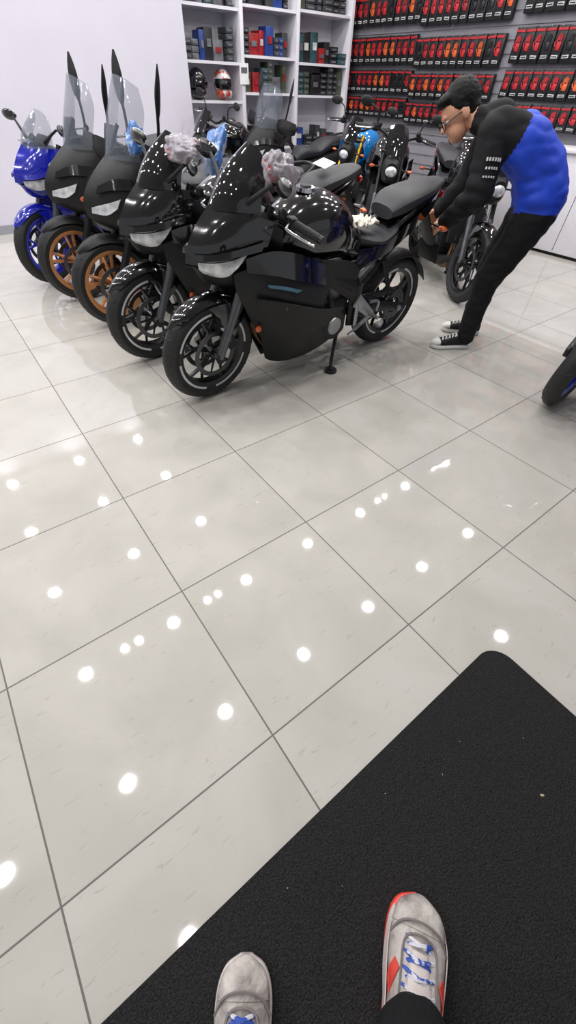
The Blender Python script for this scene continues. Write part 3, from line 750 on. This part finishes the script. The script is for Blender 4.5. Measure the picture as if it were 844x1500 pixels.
# ------------------------------------------------------------------ PERSON (bending)
M['blk'] = pmat('jacket_black', (17, 17, 21), .8, bump=.3, bscale=18, spec=.3)
M['blu'] = pmat('jacket_blue', (24, 62, 184), .6, bump=.3, bscale=14, spec=.35)
M['trs'] = pmat('trousers_black', (18, 18, 21), .85, bump=.4, bscale=30, spec=.3)
M['skin'] = pmat('skin', (205, 150, 122), .5, var=.06, bump=.1)
M['hair'] = pmat('hair_black', (10, 9, 9), .6, bump=.3, bscale=160, spec=.2)
M['canvas'] = pmat('canvas_black', (20, 20, 22), .8, bump=.3)
M['solew'] = pmat('rubber_white', (225, 224, 220), .5, var=.04)
man = empty('man_bending', (0, 0, 0))
F = V((-.6, .8, 0)); Lf = V((-.8, -.6, 0)); UP = V((0, 0, 1))
def q(c, l=0.): return V(c) + Lf * l
pel, wai, che, sho = V((2.715, 1.345, .835)), V((2.695, 1.39, .94)), V((2.625, 1.49, 1.035)), V((2.55, 1.61, 1.085))
pr = []
for sgn in (1, -1):
    pr += [('c', q(pel, .072 * sgn), q(wai, .07 * sgn), .128, .118, 'blu'), ('c', q(wai, .07 * sgn), q(che, .085 * sgn), .118, .118, 'blu'),
           ('c', q(che, .085 * sgn), q(sho, .11 * sgn), .114, .088, 'blk')]
hipL, hipR = q(pel, .088) - UP * .08, q(pel, -.085) - UP * .08
knL, anL = V((2.60, 1.40, .43)), V((2.60, 1.41, .085)); knR, anR = V((2.79, 1.52, .44)), V((2.83, 1.54, .085))
pr += [('c', hipL, knL, .108, .076, 'trs'), ('c', knL, anL, .072, .060, 'trs'), ('c', hipR, knR, .108, .076, 'trs'), ('c', knR, anR, .072, .060, 'trs'), ('c', q(pel, .05) - UP * .08, q(pel, -.05) - UP * .08, .110, .110, 'trs')]
shL, elL, wrL = V((2.42, 1.54, 1.065)), V((2.385, 1.50, .85)), V((2.43, 1.68, .70))
shR, elR, wrR = V((2.68, 1.72, 1.065)), V((2.64, 1.76, .86)), V((2.53, 1.82, .72))
for a, b_, c_ in ((shL, elL, wrL), (shR, elR, wrR)):
    pr += [('c', sho + (a - sho) * .5, a, .088, .080, 'blk'), ('c', a, b_, .080, .070, 'blk'), ('c', b_, c_, .070, .048, 'blk')]
nb = V((2.515, 1.69, 1.11)); hc = V((2.455, 1.79, 1.125))
pr += [('c', sho + UP * .03, nb, .078, .064, 'blk'), ('c', nb, hc, .048, .046, 'skin')]
blob('body_clothed', pr, .010, 6, man, wrinkle=.012, wmats=('blk', 'blu', 'trs'), wscale=7.5)
face = (F * .74 - UP * .55 + Lf * .30).normalized(); hl = (Lf - face * Lf.dot(face)).normalized(); hu = face.cross(hl).normalized()
RH = Matrix((face, hl, hu)).transposed()
def hp(x, y, z, s=.93): return hc + RH @ V((x * s, y * s, z * s))
hd = [('e', hp(-.01, 0, .035), (.092, .072, .095), RH, 'skin'), ('e', hp(.035, 0, -.045), (.052, .05, .055), RH, 'skin'), ('e', hp(.06, 0, -.075), (.024, .03, .02), RH, 'skin'),
      ('c', hp(.082, 0, .025), hp(.105, 0, -.012), .008, .013, 'skin'), ('c', hp(.078, .025, .035), hp(.078, -.025, .035), .012, .012, 'skin'),
      ('e', hp(-.005, .075, .0), (.02, .010, .032), RH, 'skin'), ('e', hp(-.005, -.075, .0), (.02, .010, .032), RH, 'skin'), ('c', hp(.082, .014, -.045), hp(.082, -.014, -.045), .008, .008, 'skin')]
blob('head', hd, .005, 4, man)
hr = [('e', hp(-.025, 0, .055), (.094, .080, .088), RH, 'hair'), ('e', hp(-.05, 0, .0), (.055, .068, .07), RH, 'hair'), ('e', hp(.052, .0, .100), (.042, .058, .028), RH, 'hair'), ('c', hp(.01, .071, .04), hp(-.02, .07, -.0), .012, .01, 'hair'), ('c', hp(.01, -.071, .04), hp(-.02, -.07, -.0), .012, .01, 'hair')]
blob('hair', hr, .006, 3, man, wrinkle=.004, wmats=('hair',), wscale=40)
gm = MB()
for sg in (1, -1):
    gm.tube([hp(.102, sg * .031 + .024 * cos(t), .008 + .018 * sin(t)) for t in [i * 2 * pi / 20 for i in range(21)]], .0028, 'packblk', 6)
    gm.tube([hp(.098, sg * .055, .012), hp(.03, sg * .077, .012), hp(-.01, sg * .078, .01)], .0028, 'packblk', 6)
    gm.ell(hp(.078, sg * .030, .010), (.010, .010, .010), 'mWh'); gm.ell(hp(.086, sg * .030, .008), (.005, .005, .005), 'packblk')
gm.tube([hp(.104, .008, .010), hp(.104, -.008, .010)], .0028, 'packblk', 6)
gm.obj('glasses', man)
def hand(name, wr, d, palmn, thumbside, s=.93):
    d = d.normalized(); palmn = (palmn - d * palmn.dot(d)).normalized(); sd = d.cross(palmn) * thumbside
    P = []
    def pt(a, b, c): return wr + (d * a + sd * b + palmn * c) * s
    P += [('c', pt(-.02, 0, 0), pt(.01, 0, 0), .024, .024, 'skin')]
    for k_, b_ in enumerate((.028, .010, -.010, -.028)):
        P.append(('c', pt(.012, b_ * .6, 0), pt(.078 - abs(k_ - 1) * .003, b_, 0), .017, .012, 'skin'))
        L_ = (.042, .047, .043, .034)[k_]; ang = .5; p0 = pt(.082 - abs(k_ - 1) * .004, b_ * 1.08, 0)
        for j_, fr in enumerate((1, .68, .55)):
            dd = d * cos(ang) + palmn * sin(ang); p1 = p0 + dd * L_ * fr * s
            P.append(('c', p0, p1, .0092 - .0008 * j_, .0084 - .0008 * j_, 'skin')); p0 = p1; ang += .45
    p0 = pt(.02, .02, .004); p1 = pt(.05, .048, .018); p2 = pt(.078, .050, .034); p3 = pt(.098, .042, .046)
    P += [('c', p0, p1, .014, .011, 'skin'), ('c', p1, p2, .0105, .0095, 'skin'), ('c', p2, p3, .0095, .008, 'skin')]
    return blob(name, P, .0035, 2, man)
hand('left_hand', wrL, V((.0, .16, -.05)), V((.5, .1, -.8)), 1)
hand('right_hand', wrR, V((-.10, .08, -.10)), V((-.6, -.3, -.6)), -1)
dt = MB()
for a, b_ in ((elL, wrL), (elR, wrR)):
    d = (b_ - a).normalized(); dt.tube([b_ - d * .03, b_ + d * .010], [.052, .046], 'blk', 18)
dt.obj('cuffs', man)
lg = MB()
def sleeve_patch(a, b_, t, r, ang, wd, hh, mat='mWh'):
    d = (b_ - a).normalized(); o1 = (Lf - d * Lf.dot(d)).normalized(); o2 = d.cross(o1); c = a.lerp(b_, t)
    rws = [[c + d * (hh * (i - .5)) + (o1 * cos(ang + wd * (j - 1) / 2) + o2 * sin(ang + wd * (j - 1) / 2)) * r for j in range(3)] for i in range(2)]
    lg.patch(rws, mat, 5, 2, .002, smoothv=True)
for i in range(6): sleeve_patch(shL, elL, .45, .0815, -.75 + i * .17, .10, .014)
for i in range(5): sleeve_patch(shL, elL, .60, .0800, -.65 + i * .17, .10, .010)
for i in range(5): sleeve_patch(shL, elL, .75, .0785, -.60 + i * .17, .10, .008)
lg.obj('sleeve_lettering', man)
def shoe(name, toe, fwd, parent, up, sole, cap, s=1.0, wd=1.0, lace='solew', side=None, L=.27, sides=(1, -1), panels=None):
    fwd = V((fwd[0], fwd[1], 0)).normalized(); l = V((-fwd.y, fwd.x, 0))
    heel = V((toe[0], toe[1], toe[2] if len(toe) > 2 else 0)) - fwd * L * s
    xf = Matrix(((fwd.x * s, l.x * s * wd, 0, heel.x), (fwd.y * s, l.y * s * wd, 0, heel.y), (0, 0, s, heel.z), (0, 0, 0, 1)))
    m = MB()
    m.hull([(.0, .018, .028, .001), (.015, .032, .03, .001), (.06, .036, .028, .001), (.12, .037, .026, .001), (.18, .046, .026, .001), (.225, .046, .027, .001), (.255, .034, .028, .003), (.27, .010, .026, .008)], sole, 24, 30, 5, xf)
    m.hull([(.006, .016, .070, .02), (.02, .030, .085, .02), (.055, .036, .092, .02), (.085, .038, .094, .02), (.12, .038, .088, .02), (.16, .042, .074, .02), (.20, .044, .062, .02), (.235, .039, .054, .02), (.258, .025, .045, .02), (.267, .008, .034, .022)], up, 24, 34, 2.3, xf)
    m.hull([(.218, .0435, .060, .022), (.235, .0405, .056, .022), (.252, .033, .050, .022), (.264, .018, .042, .022), (.2700, .006, .035, .024)], cap, 22, 14, 2.3, xf)
    for i in range(5):
        x = .115 + i * .021; z = .092 - i * .0064; hw = .024
        m.tube([xf @ V((x - .006, -hw, z - .012)), xf @ V((x, 0, z + .004)), xf @ V((x + .006, hw, z - .012))], .0034 * s, lace, 6, smooth=8)
        m.tube([xf @ V((x + .006, -hw, z - .012)), xf @ V((x, 0, z + .005)), xf @ V((x - .006, hw, z - .012))], .0034 * s, lace, 6, smooth=8)
    if side:
        for sg in sides:
            m.patch([[xf @ V((x, sg * w_, z_)) for x, w_, z_ in ((.04, .0385, .05), (.10, .040, .052), (.16, .0450, .046), (.205, .0460, .042), (.235, .039, .036))],
                     [xf @ V((x, sg * w_, z_)) for x, w_, z_ in ((.04, .037, .026), (.10, .038, .026), (.16, .047, .026), (.215, .0475, .026), (.24, .041, .027))]], side, 14, 3, .002)
    if panels:
        for sg in (1, -1):
            for (x0, x1, mt) in panels:
                m.patch([[xf @ V((x, sg * w_, z_)) for x, w_, z_ in ((x0, .0375, .060), ((x0 + x1) / 2, .0365, .070), (x1, .030, .072))],
                         [xf @ V((x, sg * w_, z_)) for x, w_, z_ in ((x0 + .02, .041, .046), ((x0 + x1) / 2 + .015, .041, .055), (x1 + .01, .036, .062))]], mt, 8, 3, .002)
    if up == 'rsh':
        m.tube([xf @ V(p) for p in ((.20, -.0445, .046), (.222, -.030, .0585), (.230, 0, .0635), (.222, .030, .0585), (.20, .0445, .046))], .0022, 'rshd', 6, smooth=16)
        m.tube([xf @ V(p) for p in ((.10, -.027, .083), (.15, -.027, .0735), (.20, -.024, .0625), (.212, 0, .0655), (.20, .024, .0625), (.15, .027, .0735), (.10, .027, .083))], .0022, 'rshd', 6, smooth=24)
        m.hull([(.09, .022, .100, .08), (.13, .020, .091, .07), (.19, .014, .071, .05)], 'rshs', 14, 10, 2.5, xf)
    return m.obj(name, parent)
shoe('left_shoe', (2.425, 1.545, 0), (-.80, .56), man, 'canvas', 'solew', 'solew')
shoe('right_shoe', (2.73, 1.69, 0), (-.62, .78), man, 'canvas', 'solew', 'solew')

# ------------------------------------------------------------------ PHOTOGRAPHER legs & shoes
M['rsh'] = pmat('running_shoe_mesh', (202, 195, 189), .4, vscale=22, bump=1.0, bscale=26, col2=(120, 112, 110), detail=7)
M['rshr'] = pmat('running_shoe_red', (212, 70, 58), .45, var=.15)
M['rshs'] = pmat('running_shoe_sole', (200, 190, 186), .5, var=.1)
M['rshd'] = pmat('running_shoe_seam', (120, 112, 112), .6)
M['rshl'] = pmat('running_shoe_lace', (205, 205, 212), .6, vscale=45, col2=(50, 80, 170), crisp=True, cpos=.47)
me_ = empty('standing_photographer')
shoe('left_shoe', (-.122, -.075, .007), (.60, .80), me_, 'rsh', 'rshs', 'rsh', 1.05, 1.10, 'rshl', 'rshr', sides=(), panels=((.13, .17, 'rshr'),))
shoe('right_shoe', (.224, -.228, .007), (.84, .54), me_, 'rsh', 'rshr', 'rsh', 1.05, 1.18, 'rshl', 'rshs', panels=((.12, .16, 'rshr'),))
tr = []
aL = V((-.26, -.26, .13)); aR = V((.058, -.326, .12))
kL = V((-.34, -.38, .48)); kR = V((-.03, -.45, .48)); hL = V((-.42, -.42, .90)); hR = V((-.22, -.58, .90))
for a, k_, h_ in ((aL, kL, hL), (aR, kR, hR)):
    tr += [('c', a, k_, .062, .070, 'trs'), ('c', k_, h_, .068, .095, 'trs')]
tr += [('c', hL, hR, .11, .11, 'trs'), ('c', (hL + hR) / 2, (hL + hR) / 2 + V((0, 0, .12)), .14, .14, 'trs')]
blob('trousers', tr, .012, 3, me_, wrinkle=.010, wmats=('trs',), wscale=12)

# ------------------------------------------------------------------ camera
A = V((.803, -.4265, .4162)).normalized(); Bv = V((-.5954, -.6047, .5290)).normalized(); Uv = V((.0261, -.6728, -.7394)).normalized()
cam = bpy.data.cameras.new('camera'); co = bpy.data.objects.new('camera', cam); COL.objects.link(co)
R_ = Matrix(((A.x, -A.y, -A.z), (Bv.x, -Bv.y, -Bv.z), (Uv.x, -Uv.y, -Uv.z)))
co.matrix_world = Matrix.Translation((0, 0, 1.2)) @ R_.to_quaternion().to_matrix().to_4x4()
cam.sensor_fit = 'VERTICAL'; cam.sensor_height = 24; cam.lens = 566 / 1500 * 24; cam.clip_start = .02
scene.camera = co
scene.view_settings.view_transform = 'Standard'
scene.view_settings.exposure = 0
